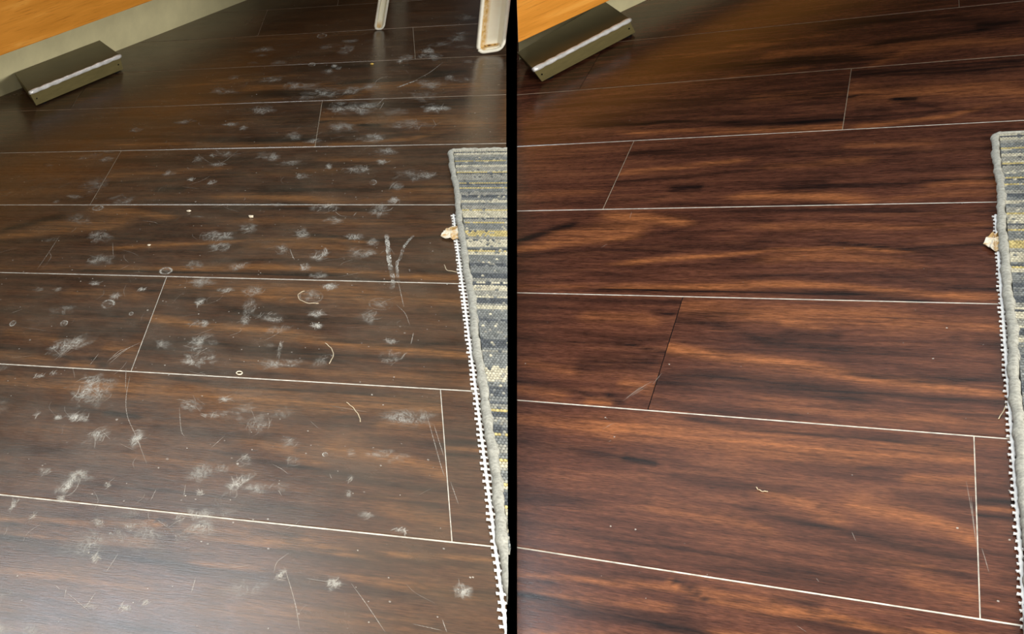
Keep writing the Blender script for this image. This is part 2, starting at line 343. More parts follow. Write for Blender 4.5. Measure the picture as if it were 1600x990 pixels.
SCRATCHES = [
    (.00055,((.0627,-.6637),(.0619,-.7089),(.0604,-.7514))), (.00061,((.1901,-.9591),(.1931,-.9924),(.1993,-1.0214),(.2119,-1.0522),(.2252,-1.0867))), 
    (.00041,((.1845,-.9455),(.1907,-.9824))), (.0006,((.2741,-1.2049),(.2735,-1.2205))), (.00037,((.3235,-1.1832),(.3317,-1.2168),(.3356,-1.2403))), 
    (.00046,((.3614,-1.1926),(.3707,-1.2118),(.3797,-1.232))), (.00075,((.4,-.8595),(.3978,-.8801))), 
    (.0005,((.4058,-.9841),(.4097,-1.0214),(.4133,-1.0559),(.4151,-1.0688))), (.00033,((.4106,-1.0031),(.4156,-1.0452))), 
    (.00093,((.417,-.1056),(.4332,-.0732),(.4512,-.0233))), (.00309,((.392,-.1419),(.4044,-.1254),(.417,-.1087))), 
    (.0005,((.388,-.8086),(.3943,-.8243),(.3974,-.8457))), (.00093,((.2951,-.6896),(.2977,-.7036),(.3007,-.7157))), 
    (.00061,((.3317,-.5891),(.3375,-.6016),(.346,-.605))), (.00071,((.3495,-.6032),(.3522,-.5926))), 
    (.00337,((.38,-.6499),(.3811,-.6816),(.3827,-.7206),(.3853,-.7559),(.3842,-.7764))), 
    (.00221,((.4034,-.6525),(.3954,-.678),(.3913,-.7084),(.3886,-.7203),(.3894,-.7598))), (.00062,((.3894,-.7598),(.3917,-.789),(.3934,-.8119))), 
    (.00039,((.1995,-1.2345),(.2082,-1.2413),(.2187,-1.2504))), (.00046,((.201,-1.241),(.1997,-1.2301))), (.00039,((.1923,-1.2297),(.1964,-1.2333))), 
    (.00043,((.236,-1.1157),(.2345,-1.13))), (.00042,((.2544,-1.1062),(.2553,-1.1216))), (.00041,((.242,-1.1502),(.2506,-1.158))), 
    (.00061,((.1595,-1.1659),(.1628,-1.1562))), (.00029,((.3079,-1.0712),(.3146,-1.0766),(.3191,-1.0822))), (.00026,((.2655,-1.0571),(.2725,-1.0401))), 
    (.00049,((.3452,-1.077),(.3466,-1.083))), (.00032,((.3144,-1.1026),(.3168,-1.109))), (.0002,((.3937,-1.2218),(.408,-1.224))), 
    (.00031,((.2203,-1.2116),(.2243,-1.1909))), (.0003,((.2149,-1.2471),(.2182,-1.2311))), (.00023,((.4086,-1.2146),(.4105,-1.225))), 
    (.00034,((.4183,-1.0744),(.4217,-1.0994))), (.00069,((.1688,-.9327),(.1777,-.9142),(.1885,-.8988))), 
    (.00052,((.1693,-.9406),(.1761,-.9202),(.1823,-.9066))), (.00048,((.1705,-.9302),(.1795,-.9093))), 
    (.00074,((.1674,-.9363),(.1734,-.917),(.1789,-.9117))), (.00042,((.154,-.9446),(.1573,-.9235))), 
    (.00065,((.1228,-.9391),(.1288,-.9172),(.1306,-.8925))), (.00054,((.1257,-.9353),(.1313,-.9109))), (.00049,((.1279,-.9304),(.1355,-.9043))), 
    (.00075,((.188,-1.0605),(.1881,-1.0514))), (.00053,((.1728,-.4051),(.1991,-.4389),(.2205,-.379))), 
    (.00057,((.1737,-.5102),(.1885,-.4936),(.1951,-.4787))), (.00057,((.1693,-.5143),(.1877,-.5208))), 
    (.0012,((.3687,-.2205),(.3738,-.2013),(.3783,-.1846))), (.00113,((.2278,-.2409),(.236,-.2248),(.2409,-.2367))), 
    (.00095,((.3649,-.1255),(.3687,-.1009),(.3813,-.0837))), (.00096,((.3718,-.2403),(.3768,-.2074))), (.00029,((.3247,-1.1961),(.3202,-1.1983))), 
    (.00061,((.1426,-.6184),(.1546,-.6219),(.1601,-.6273))), (.00055,((.2194,-.7006),(.2285,-.6954))), 
    (.0006,((.2333,-.6952),(.2382,-.6902),(.2381,-.6837))), (.0006,((-.0365,-.1022),(-.0338,-.1493),(-.0298,-.2007))), 
    (.00047,((.2354,-1.0026),(.2415,-1.0358),(.245,-1.0444))), (.0005,((.2347,-.9449),(.2505,-.9516),(.2434,-.946))), 
    (.00059,((.1226,-.6811),(.1296,-.7142))), ]
SCRATCHES_CLEAN = [
    (.0005,((.1312,-.9393),(.1385,-.9205),(.1464,-.9053))), (.00058,((.1322,-.9353),(.1399,-.9153))), (.0005,((.1348,-.9329),(.1423,-.9119))), 
    (.00041,((.1364,-.9297),(.1435,-.9147))), (.00029,((.1464,-.9113),(.15,-.8936))), (.00024,((.322,-1.0051),(.324,-1.0382),(.3255,-1.0695))), 
    (.00018,((.3239,-1.021),(.3253,-1.0644))), (.00034,((.3278,-1.0739),(.3292,-1.0853),(.3304,-1.0966))), (.00037,((.2702,-1.0741),(.2723,-1.083))), 
    (.00049,((.0852,-.5783),(.0858,-.5939))), (.00052,((.0724,-.6621),(.0762,-.6535))), (.00049,((.1231,-.9656),(.1255,-.968))), 
    (.00032,((.1244,-.9821),(.1302,-.9717))), (.0003,((.2497,-1.1724),(.2542,-1.1767))), (.00024,((.2558,-1.1256),(.2574,-1.1288))), 
    (.0006,((.1307,-.9989),(.132,-.9968))), ]
SPECKS_CLEAN = [
    (.1331,-.9912), (.1235,-.9656), (.1531,-.8788), (.3135,-.8014), (.3063,-.8492), (.3176,-1.0567), (.341,-1.0103), (.3398,-1.0621), (.3337,-1.1221), 
    (.1478,-1.1022), (.1618,-1.1019), (.0544,-.8913), ]

# ------------------------------------------------------------------ materials
def plank_material(name, dirty):
    m = Nodes(name)
    g = m.attr('grain').outputs['Vector']
    p = m.n('ShaderNodeSeparateColor')
    m.l(m.attr('paint').outputs['Color'], p.inputs['Color'])
    broad = m.noise(m.mapping(g, (0.75, 5.5, 7.3)), 1.0, 4, 0.6, 0.6)
    mid = m.noise(m.mapping(g, (1.6, 26, 7.3)), 1.0, 4, 0.6, 0.3)
    fine = m.noise(m.mapping(g, (15, 150, 7.3)), 1.0, 4, 0.65)
    pore = m.noise(m.mapping(g, (16, 210, 3.1)), 1.0, 2, 0.5)
    tone = m.math('ADD', m.math('MULTIPLY', broad, 0.5), m.math('MULTIPLY', mid, 0.5))
    c = m.ramp(tone, [(0.34, srgb(*DARK)), (0.5, srgb(*BROWN)), (0.68, srgb(*TAN))])
    o_f = m.math('MULTIPLY', p.outputs['Red'], m.remap(mid, 0.34, 0.64, 0.25, 1.25), clamp=True)
    c = m.mix(o_f, c, srgb(*ORANGE))
    d_f = m.math('MULTIPLY', p.outputs['Green'], m.remap(mid, 0.35, 0.65, 1.4, 0.75), clamp=True)
    c = m.mix(d_f, c, srgb(*BLACK))
    c = m.mix(1.0, c, m.ramp(fine, [(0.28, (0.42, 0.42, 0.42)), (0.72, (1.5, 1.5, 1.5))]), 'MULTIPLY')
    c = m.mix(m.remap(pore, 0.30, 0.40, 0.45, 0.0), c, srgb(*BLACK))
    c = m.mix(1.0, c, (0.82, 0.76, 0.68, 1) if dirty else (0.84, 0.75, 0.73, 1), 'MULTIPLY')
    rough = m.remap(fine, 0.3, 0.7, 0.15, 0.22)
    if dirty:                                # a dull film of dried dirt lies over the boards
        cloud = m.noise(m.mapping(g, (2.2, 3.2, 1.7)), 1.0, 6, 0.7, 0.2)
        c = m.mix(1.0, c, (0.76, 0.86, 0.80, 1), 'MULTIPLY')
        c = m.mix(m.remap(cloud, 0.35, 0.75, 0.10, 0.34), c, srgb(112, 100, 78))
        rough = m.remap(cloud, 0.3, 0.7, 0.19, 0.29)
    m.set(Base_Color=c, Roughness=rough, Specular_IOR_Level=0.45 if dirty else 0.30, IOR=1.29)
    m.bump(fine, 0.12, 0.0006)
    return m.mat

DARK, BROWN, TAN, ORANGE, BLACK = (54, 34, 27), (92, 58, 44), (126, 83, 58), (178, 117, 70), (22, 17, 18)
MAT_PLANK_DIRTY = plank_material('dark_walnut_unwashed', True)
MAT_PLANK_CLEAN = plank_material('dark_walnut_washed', False)

def simple(name, col, rough=0.5, spec=0.4, metal=0.0, var=0.0, scale=60, stretch=(1, 1, 1), bump=0.0):
    m = Nodes(name)
    c = srgb(*col)
    m.set(Roughness=rough, Specular_IOR_Level=spec, Metallic=metal)
    nz = m.noise(m.mapping(m.coord(), stretch), scale, 4, 0.6)
    if var:
        lo = tuple(x * (1 - var) for x in c[:3]); hi = tuple(min(1, x * (1 + var)) for x in c[:3])
        m.set(Base_Color=m.ramp(nz, [(0.3, lo), (0.7, hi)]))
    else:
        m.set(Base_Color=c)
    if bump:
        m.bump(nz, bump, 0.001)
    return m.mat

MAT_SEAM_PALE = simple('pale_seam_dust_glint', (205, 200, 186), 0.7, 0.3, var=0.35, scale=140)  # dirt plus the glint on bevelled plank edges, both put into the colour
MAT_SEAM_FAINT = simple('faint_seam_dust_glint', (168, 154, 132), 0.7, 0.3, var=0.35, scale=140)  # same seam mix, darker for the far rows and most joints
MAT_SEAM_DARK = simple('dark_joint_gap', (14, 10, 9), 0.9, 0.1)
MAT_SUBFLOOR = simple('dark_subfloor', (20, 16, 14), 0.9, 0.1, var=0.2)
MAT_GROUND = simple('matt_black_ground', (0, 0, 0), 1.0, 0.0)
MAT_TOEKICK = simple('grey_toe_kick', (206, 198, 156), 0.55, 0.3, var=0.08, scale=25)
MAT_STEEL = simple('brushed_dark_steel', (126, 115, 74), 0.45, 0.5, metal=0.4, var=0.12, scale=40, stretch=(1, 1, 6))
MAT_STEEL_TOP = simple('darker_steel_lid', (96, 85, 54), 0.4, 0.4, metal=0.3, var=0.15, scale=18)  # steel in a darker tone for the box top
MAT_STEEL_BRIGHT = simple('folded_steel_highlight', (246, 246, 240), 0.3, 0.6, metal=0.25, var=0.25, scale=70)  # near-white colour carries the edge highlight of the box
MAT_CARCASS = simple('black_lacquered_carcass', (26, 22, 20), 0.6, 0.2, var=0.2, scale=20)
MAT_HOLE = simple('screw_hole_black', (8, 8, 8), 0.8, 0.1)
MAT_CREAM = simple('chipped_cream_paint', (244, 241, 224), 0.45, 0.4, var=0.06, scale=90)
MAT_PAD = simple('white_knit_rubber', (246, 246, 242), 0.6, 0.3, var=0.08, scale=300)
MAT_HAIR = simple('pale_hair', (206, 190, 160), 0.5, 0.3)
MAT_CRUMB_PALE = simple('pale_crumb', (226, 214, 190), 0.8, 0.2, var=0.2, scale=300)
MAT_CRUMB_YELLOW = simple('yellow_crumb', (226, 190, 96), 0.7, 0.2, var=0.2, scale=300)

def oak_material(ang):
    m = Nodes('orange_oak_veneer')
    v = m.mapping(m.mapping(m.coord(), rot=(0, 0, -ang)), (5, 40, 60))
    a = m.noise(v, 1.0, 4, 0.6, 0.4)
    b = m.noise(m.mapping(v, (4, 7, 9)), 1.0, 3, 0.6)
    c = m.ramp(a, [(0.3, srgb(206, 134, 44)), (0.55, srgb(228, 152, 58)), (0.75, srgb(246, 180, 86))])
    c = m.mix(m.remap(b, 0.3, 0.42, 0.55, 0.0), c, srgb(160, 92, 26))
    m.set(Base_Color=c, Roughness=0.42, Specular_IOR_Level=0.35)
    return m.mat

def panel_material():
    """cream paint with rust bleeding from the folds"""
    m = Nodes('rust_stained_cream_paint')
    st = m.attr('stain').outputs['Fac']
    nz = m.noise(m.coord(), 220, 5, 0.65)
    nf = m.noise(m.coord(), 60, 3, 0.6)
    c = m.mix(m.remap(nf, 0.35, 0.75, 0.0, 0.18), srgb(242, 238, 216), srgb(226, 204, 150))
    f = m.math('MULTIPLY', st, m.remap(nz, 0.3, 0.6, 0.55, 1.15), clamp=True)
    c = m.mix(f, c, srgb(202, 160, 84))
    c = m.mix(m.remap(m.math('MULTIPLY', st, nz), 0.52, 0.60), c, srgb(84, 50, 22))
    m.set(Base_Color=c, Roughness=0.5, Specular_IOR_Level=0.35)
    return m.mat
MAT_PANEL = panel_material()

def film_material():
    """dried smears: thin scratchy filaments in a faint haze"""
    m = Nodes('dried_scuff_film')
    g = m.coord()
    def ridge(scale, rot, lo, warp):
        n = m.noise(m.mapping(g, scale, rot=(0, 0, rot)), 1.0, 3, 0.55, warp)
        r = m.math('SUBTRACT', 1.0, m.math('MULTIPLY', m.math('ABSOLUTE', m.math('SUBTRACT', n, 0.5)), 2.0))
        return m.remap(r, lo, 1.0)
    gate = m.remap(m.noise(m.mapping(g, (70, 45, 1)), 1.0, 4, 0.65, 0.8), 0.42, 0.62)
    fil = m.math('MAXIMUM', ridge((130, 60, 1), 0.6, 0.86, 1.8), ridge((220, 80, 1), -0.5, 0.87, 1.2))
    grit = m.remap(m.noise(m.mapping(g, (900, 500, 1)), 1.0, 2, 0.5), 0.50, 0.68)
    haze = m.math('ADD', 0.12, m.math('MULTIPLY', grit, 0.30))
    k = m.math('MULTIPLY', gate, m.math('ADD', m.math('MULTIPLY', fil, 0.75), haze), clamp=True)
    k = m.math('ADD', k, 0.05)
    f = m.math('MULTIPLY', m.math('MULTIPLY', m.attr('alpha').outputs['Fac'], 1.15), k, clamp=True)
    m.set(Base_Color=srgb(206, 203, 192), Roughness=0.8, Specular_IOR_Level=0.1, Alpha=f)
    return m.mat
def scratch_material():
    m = Nodes('pale_scratch')
    b = m.noise(m.mapping(m.coord(), (400, 400, 1)), 1.0, 3, 0.6)
    al = m.attr('alpha').outputs['Fac']
    f = m.math('MULTIPLY', al, m.remap(b, 0.3, 0.6, 0.35, 1.0), clamp=True)
    m.set(Base_Color=srgb(214, 206, 192), Roughness=0.7, Specular_IOR_Level=0.2, Alpha=f)
    return m.mat
MAT_FILM = film_material()
MAT_SCRATCH = scratch_material()

def rug_material():
    m = Nodes('woven_striped_wool')
    c = m.attr('yarn_shade').outputs['Color']
    nz = m.noise(m.coord(), 900, 3, 0.6)
    c = m.mix(1.0, c, m.ramp(nz, [(0.25, (0.6, 0.6, 0.6)), (0.75, (1.4, 1.4, 1.4))]), 'MULTIPLY')
    m.set(Base_Color=c, Roughness=0.95, Specular_IOR_Level=0.05)
    return m.mat
MAT_RUG = rug_material()
MAT_BINDING = simple('grey_felted_binding', (168, 167, 156), 0.95, 0.05, var=0.3, scale=420, bump=0.5)

def scrap_material():
    m = Nodes('torn_masking_tape')
    nz = m.noise(m.coord(), 130, 3, 0.6)
    m.set(Base_Color=m.ramp(nz, [(0.42, srgb(236, 230, 212)), (0.62, srgb(206, 168, 104))]), Roughness=0.7, Specular_IOR_Level=0.25)
    return m.mat
MAT_SCRAP = scrap_material()

# ------------------------------------------------------------------ black ground that carries both floors
g = mesh_obj('ground', [(-14, -10, -0.26), (16, -10, -0.26), (16, 20, -0.26), (-14, 20, -0.26)], [(0, 1, 2, 3)], MAT_GROUND)
tag(g, 'matt black ground showing between the two floors', kind='structure')

# ------------------------------------------------------------------ the plank floors
JOINTS = {-4: (0.6, 6.0), -3: (2.4, -3.0), -2: (1.5, 6.9), -1: (3.3, -2.1), 0: (-0.27, 5.13), 1: (2.4, -3.0), 2: (0.6, 6.0),
          3: (4.8, -0.6), 4: (1.5, 6.9), 5: (3.3, -2.1), 6: (0.3, 5.7), 7: (2.1, 7.5)}
GAP_V = 0.0015                              # open seam between rows, metres
GAP_U = 0.0006                              # butt joint between planks of a row

def paint(U, V, row, lo, hi):
    """hand-placed streaks of the boards: orange heartwood and dark bands"""
    O = np.ones_like(U); D = np.ones_like(U)
    for i, (dark, hw, st, pts) in enumerate(STREAKS):
        mu = sum(p[0] for p in pts) / len(pts); mv = sum(p[1] for p in pts) / len(pts)
        if not (row <= mv < row + 1 and lo <= mu < hi):
            continue
        xs = np.array([p[0] for p in pts]); ys = np.array([p[1] for p in pts])
        k = np.argsort(xs); xs = xs[k]; ys = ys[k]
        ln = xs[-1] - xs[0]
        e = min(0.28, max(0.05, 0.22 * ln))
        ra, rb, rc = (i * 0.618) % 1, (i * 0.377) % 1, (i * 0.731) % 1
        vc = np.interp(U, xs, ys) + hw * (0.16 * np.sin(U * (2.5 + 4 * ra) + i * 1.7) + 0.10 * np.sin(U * (7 + 6 * rb) + i) + 0.05 * np.sin(U * (17 + 9 * rc) + 2 * i))
        # the ends run on in the direction of the last stretch
        s0 = (ys[1] - ys[0]) / max(xs[1] - xs[0], 1e-3); s1 = (ys[-1] - ys[-2]) / max(xs[-1] - xs[-2], 1e-3)
        if ln > 0.25:
            vc = vc + np.where(U < xs[0], (U - xs[0]) * s0, 0) + np.where(U > xs[-1], (U - xs[-1]) * s1, 0)
        out = np.maximum(xs[0] - U, U - xs[-1]).clip(0, None) / e
        wdt = hw * (1 - 0.55 * np.minimum(out, 1)) * (1 + 0.22 * np.sin(U * (1.5 + 3 * rb) + i * 2.1))
        w = np.exp(-np.abs((V - vc) / wdt) ** 2.0) * np.clip(1 - out, 0, 1) ** 1.3 * st
        if dark: D *= 1 - w
        else: O *= 1 - w
    return 1 - O, 1 - D

def set_attr(me, name, kind, data):
    a = me.attributes.new(name, kind, 'POINT')
    a.data.foreach_set('color' if kind == 'FLOAT_COLOR' else 'vector' if kind == 'FLOAT_VECTOR' else 'value', np.asarray(data, dtype=np.float32).ravel())

def build_floor(room, asp, left, right, yfar, ynear, mat, label, pale_joints):
    """left / right: (c, k) of the straight cut edges x = c + k*y of this piece of floor"""
    edge = lambda e, y: e[0] + e[1] * y
    poly = [(edge(left, ynear), ynear), (edge(right, ynear), ynear), (edge(right, yfar), yfar), (edge(left, yfar), yfar)]
    v, f = prism(poly, -0.0160, -0.0080)
    root = mesh_obj('floor', v, f, MAT_SUBFLOOR)
    tag(root, label, kind='structure')
    r0 = math.floor(-yfar / W); r1 = math.ceil(-ynear / W)
    for row in range(r0, r1):
        ya, yb = -row * W, -(row + 1) * W          # far and near side of the row
        ya = min(ya, yfar); yb = max(yb, ynear)
        js = sorted(JOINTS.get(row, (0.9, 6.3)))
        cuts = [-99.0] + list(js) + [99.0]
        for lo, hi in zip(cuts[:-1], cuts[1:]):
            y0 = ya - GAP_V / 2; y1 = yb + GAP_V / 2
            xl = lambda y: max(edge(left, y), lo * asp * W + GAP_U / 2)
            xr = lambda y: min(edge(right, y), hi * asp * W - GAP_U / 2)
            if max(xr(y0) - xl(y0), xr(y1) - xl(y1)) < 0.004:
                continue
            nv = 44
            nu = int(min(260, max(8, (xr(yb) - xl(yb)) * 320, (xr(ya) - xl(ya)) * 260)))
            ys = np.concatenate([[y0], np.linspace(y0 - 0.0007, y1 + 0.0007, nv - 1), [y1]])
            L_ = np.array([xl(y) for y in ys]); R_ = np.array([max(xr(y), xl(y) + 1e-4) for y in ys])
            t = np.linspace(0, 1, nu + 1)
            X = L_[:, None] + (R_ - L_)[:, None] * t[None, :]
            Y = np.repeat(ys[:, None], nu + 1, 1)
            U = X / (asp * W); V = -Y / W
            dz = -0.00025 * (np.minimum(np.abs(Y - y0), np.abs(Y - y1)) < 1e-6)      # eased long edges
            Z = dz.copy()
            N = (nv + 1) * (nu + 1)
            top = np.stack([X, Y, Z], -1).reshape(-1, 3)
            q = np.arange(N).reshape(nv + 1, nu + 1)
            faces = np.stack([q[1:, :-1], q[1:, 1:], q[:-1, 1:], q[:-1, :-1]], -1).reshape(-1, 4).tolist()
            ring = np.concatenate([q[0, :-1], q[:-1, -1], q[-1, :0:-1], q[:0:-1, 0]])
            low = top[ring].copy(); low[:, 2] = -0.0080
            n = len(ring)
            for i in range(n):
                j = (i + 1) % n
                faces.append((int(ring[i]), int(ring[j]), N + j, N + i))
            allv = np.concatenate([top, low])
            o = mesh_obj('plank', allv, faces, mat, root)
            po, pd = paint(U.ravel(), V.ravel(), row, lo, hi)
            col = np.zeros((len(allv), 4), np.float32); col[:, 3] = 1
            col[:N, 0] = po; col[:N, 1] = pd
            set_attr(o.data, 'paint', 'FLOAT_COLOR', col)
            seed = row * 3.7 + (lo if lo > -50 else 0) * 1.3
            gr = np.zeros((len(allv), 3), np.float32)
            gr[:N, 0] = U.ravel() + seed * 5; gr[:N, 1] = V.ravel() + seed; gr[:N, 2] = seed
            gr[N:, 0] = low[:, 0] / (asp * W) + seed * 5; gr[N:, 1] = -low[:, 1] / W + seed; gr[N:, 2] = seed
            set_attr(o.data, 'grain', 'FLOAT_VECTOR', gr)
        # filler strips in the butt joints
        for j in js:
            x = j * asp * W
            if edge(left, ya) < x < edge(right, ya) or edge(left, yb) < x < edge(right, yb):
                pl = [(x - GAP_U / 2, yb), (x + GAP_U / 2, yb), (x + GAP_U / 2, ya), (x - GAP_U / 2, ya)]
                pl = [(min(max(px, edge(left, py)), edge(right, py)), py) for px, py in pl]
                v, f = prism(pl, -0.0079, -0.0003)
                mesh_obj('joint_filler', v, f, pale_joints.get(row, MAT_SEAM_FAINT), root)
        # the pale line along the near side of the row
        y = -(row + 1) * W
        if y > ynear + 0.01:
            pl = [(edge(left, y - GAP_V / 2), y - GAP_V / 2), (edge(right, y - GAP_V / 2), y - GAP_V / 2), (edge(right, y + GAP_V / 2), y + GAP_V / 2), (edge(left, y + GAP_V / 2), y + GAP_V / 2)]
            v, f = prism(pl, -0.0079, -0.00025)
            mesh_obj('seam_filler', v, f, MAT_SEAM_PALE if row > 0 else MAT_SEAM_FAINT, root)
    root.matrix_world = room
    return root

CUT_A = ((-0.52, -0.274452), (0.528782, 0.073163))
CUT_B = ((-0.136008, -0.206601), (0.600, 0.028591))
FLOOR_A = build_floor(ROOM_A, 0.66431, *CUT_A, 0.80, -1.36, MAT_PLANK_DIRTY,
                      'dark wood plank floor covered in white scuffs and dried spills', {0: MAT_SEAM_DARK, 5: MAT_SEAM_PALE, 4: MAT_SEAM_PALE, 1: MAT_SEAM_FAINT, 2: MAT_SEAM_FAINT})
FLOOR_B = build_floor(ROOM_B, 0.52021, *CUT_B, 0.45, -1.32, MAT_PLANK_CLEAN,
                      'clean glossy reddish brown wood plank floor', {0: MAT_SEAM_DARK, 5: MAT_SEAM_PALE, 4: MAT_SEAM_DARK, 1: MAT_SEAM_FAINT, 2: MAT_SEAM_FAINT})

# ------------------------------------------------------------------ scuffs, rings, scratches and specks lying on the boards
class Decal:
    def __init__(self): self.v = []; self.f = []; self.a = []; self.k = 0
    def lift(self): self.k += 1; return 0.00012 + self.k * 2.0e-7
    def ellipse(self, x, y, rx, ry, st, shear=0.0, seg=18, rings=((0.0, 1.0), (0.35, 0.95), (0.7, 0.7), (1.0, 0.3), (1.3, 0.0)), jag=0.25, rnd=random):
        z = self.lift(); b = len(self.v)
        ph = [rnd.uniform(-jag, jag) for _ in range(seg)]
        self.v.append((x, y, z)); self.a.append(st * rings[0][1])
        for r, a in rings[1:]:
            for i in range(seg):
                t = 2 * math.pi * i / seg; q = r * (1 + ph[i] * r)
                dx = math.cos(t) * rx * q; dy = math.sin(t) * ry * q
                self.v.append((x + dx + shear * dy, y + dy, z)); self.a.append(st * a)
        for i in range(seg):
            self.f.append((b, b + 1 + i, b + 1 + (i + 1) % seg))
        for k in range(len(rings) - 2):
            o = b + 1 + k * seg
            for i in range(seg):
                j = (i + 1) % seg
                self.f.append((o + i, o + seg + i, o + seg + j, o + j))
    def ring(self, x, y, rx, ry, st, w=0.28, seg=26, rnd=random):
        z = self.lift(); b = len(self.v)
        for k, (r, a) in enumerate(((1 - w, 0.0), (1 - w / 3, 1.0), (1 + w / 3, 1.0), (1 + w, 0.0))):
            for i in range(seg):
                t = 2 * math.pi * i / seg
                self.v.append((x + math.cos(t) * rx * r, y + math.sin(t) * ry * r, z)); self.a.append(st * a)
        for k in range(3):
            for i in range(seg):
                j = (i + 1) % seg
                self.f.append((b + k * seg + i, b + (k + 1) * seg + i, b + (k + 1) * seg + j, b + k * seg + j))
    def line(self, pts, w, st):
        z = self.lift(); b = len(self.v)
        P = smooth_path(pts, 5); n = len(P)
        for i, p in enumerate(P):
            d = P[min(i + 1, n - 1)] - P[max(i - 1, 0)]; d = d / (np.hypot(*d) + 1e-9)
            nx, ny = -d[1], d[0]
            ww = w * (0.7 + 0.6 * abs(math.sin(i * 1.9 + b))) / 2
            a = st * min(1.0, 3.5 * min(i, n - 1 - i) / n + 0.25)
            for s in (-1, 1):
                self.v.append((p[0] + nx * ww * s, p[1] + ny * ww * s, z)); self.a.append(a)
        for i in range(n - 1):
            o = b + 2 * i
            self.f.append((o, o + 1, o + 3, o + 2))
    def build(self, name, mat, parent):
        o = mesh_obj(name, self.v, self.f, mat, parent)
        set_attr(o.data, 'alpha', 'FLOAT', self.a)
        o['kind'] = 'stuff'
        return o

inside = lambda x, y, cut, e=0.004: cut[0][0] + cut[0][1] * y + e < x < cut[1][0] + cut[1][1] * y - e
rnd = random.Random(5)
film = Decal(); scr_pts = []
for x, y, rx, ry, st, sh in FILM:
    film.ellipse(x, y, rx, ry, st, sh, rnd=rnd)
for x, y, rx, ry, st, sh in FILM:               # the smears are full of short hair-fine marks
    lean = rnd.uniform(0.2, 1.2)
    for k in range(int(5 + rx * 420)):
        a = rnd.gauss(lean, 0.55); r = math.sqrt(rnd.random()); t = rnd.uniform(0, 2 * math.pi)
        px = x + rx * r * math.cos(t); py = y + ry * r * math.sin(t); ln = rnd.uniform(0.15, 0.7) * min(rx, ry * 0.6, 0.012) + 0.002
        cv = rnd.uniform(-0.4, 0.4) * ln
        dx, dy = math.cos(a) * ln, math.sin(a) * ln * 1.6
        scr_pts.append(([(px - dx, py - dy), (px + cv, py - cv), (px + dx, py + dy)], rnd.uniform(0.00035, 0.0008), st * rnd.uniform(0.15, 0.6)))
for x, y, rx, ry in RINGS:
    film.ring(x, y, rx, ry, 0.8 if rx < 0.0085 else 0.16, 0.3 if rx < 0.0085 else 0.12)
    if rx < 0.012: film.ellipse(x, y, rx * 0.7, ry * 0.7, 0.3, rnd=rnd)
scr = Decal()
for pts, w, a in scr_pts:
    if inside(pts[0][0], pts[0][1], CUT_A, 0.003) and inside(pts[2][0], pts[2][1], CUT_A, 0.003): scr.line(pts, w, a)
for w, pts in SCRATCHES:
    if w < 0.0018: scr.line(pts, max(w * 0.75, 0.0004), 0.42)
    else: film.line(pts, w, 1.0)
n = 0
while n < 900:                                  # loose dust specks
    y = rnd.uniform(-1.3, 0.3); x = rnd.uniform(-0.1, 0.5)
    if not inside(x, y, CUT_A) or (x > 0.43 and y < -0.38) or (x < 0.1 + 0.45 * (y + 0.1) and y > -0.5): continue
    r = rnd.uniform(0.0003, 0.0007) * (1.6 if rnd.random() < 0.08 else 1)
    scr.ellipse(x, y, r, r * 1.6, rnd.uniform(0.15, 0.75), seg=6, rings=((0, 1), (1, 0.8)), jag=0.1, rnd=rnd); n += 1
n = 0
while n < 260:                                  # faint fine scratches and swirls
    y = rnd.uniform(-1.3, 0.25); x = rnd.uniform(-0.1, 0.5)
    if not inside(x, y, CUT_A, 0.03) or (x > 0.41 and y < -0.36) or (x < 0.1 + 0.45 * (y + 0.1) and y > -0.5): continue
    a = rnd.gauss(1.1, 0.8); ln = rnd.uniform(0.006, 0.03); cv = rnd.uniform(-0.5, 0.5)
    scr.line([(x - math.cos(a) * ln / 2, y - math.sin(a) * ln / 2), (x + cv * ln * 0.3, y), (x + math.cos(a) * ln / 2, y + math.sin(a) * ln / 2)], rnd.uniform(0.0003, 0.0006), rnd.uniform(0.08, 0.3)); n += 1
n = 0
while n < 60:                                  # faint smears everywhere people walk
    y = rnd.uniform(-1.3, 0.2); x = rnd.uniform(-0.1, 0.5)
    if not inside(x, y, CUT_A, 0.03) or (x > 0.41 and y < -0.36) or (x < 0.1 + 0.45 * (y + 0.1) and y > -0.5): continue
    r = rnd.uniform(0.004, 0.016)
    film.ellipse(x, y, r, r * rnd.uniform(0.5, 1.4), rnd.uniform(0.25, 0.6), rnd.uniform(-0.6, 0.6), rnd=rnd); n += 1
film.build('scuff_film', MAT_FILM, FLOOR_A)
scr.build('fine_scratches', MAT_SCRATCH, FLOOR_A)
scc = Decal()
for w, pts in SCRATCHES_CLEAN:
    scc.line(pts, max(w * 0.6, 0.0003), 0.34)
for x, y in SPECKS_CLEAN:
    scc.ellipse(x, y, 0.0006, 0.0009, 0.8, seg=6, rings=((0, 1), (1, 0.8)), rnd=rnd)
n = 0
while n < 60:
    y = rnd.uniform(-1.3, -0.2); x = rnd.uniform(0, 0.34)
    if not inside(x, y, CUT_B): continue
    r = rnd.uniform(0.0002, 0.00045)
    scc.ellipse(x, y, r, r * 1.6, rnd.uniform(0.2, 0.5), seg=6, rings=((0, 1), (1, 0.8)), rnd=rnd); n += 1
scc.build('fine_scratches', MAT_SCRATCH, FLOOR_B)

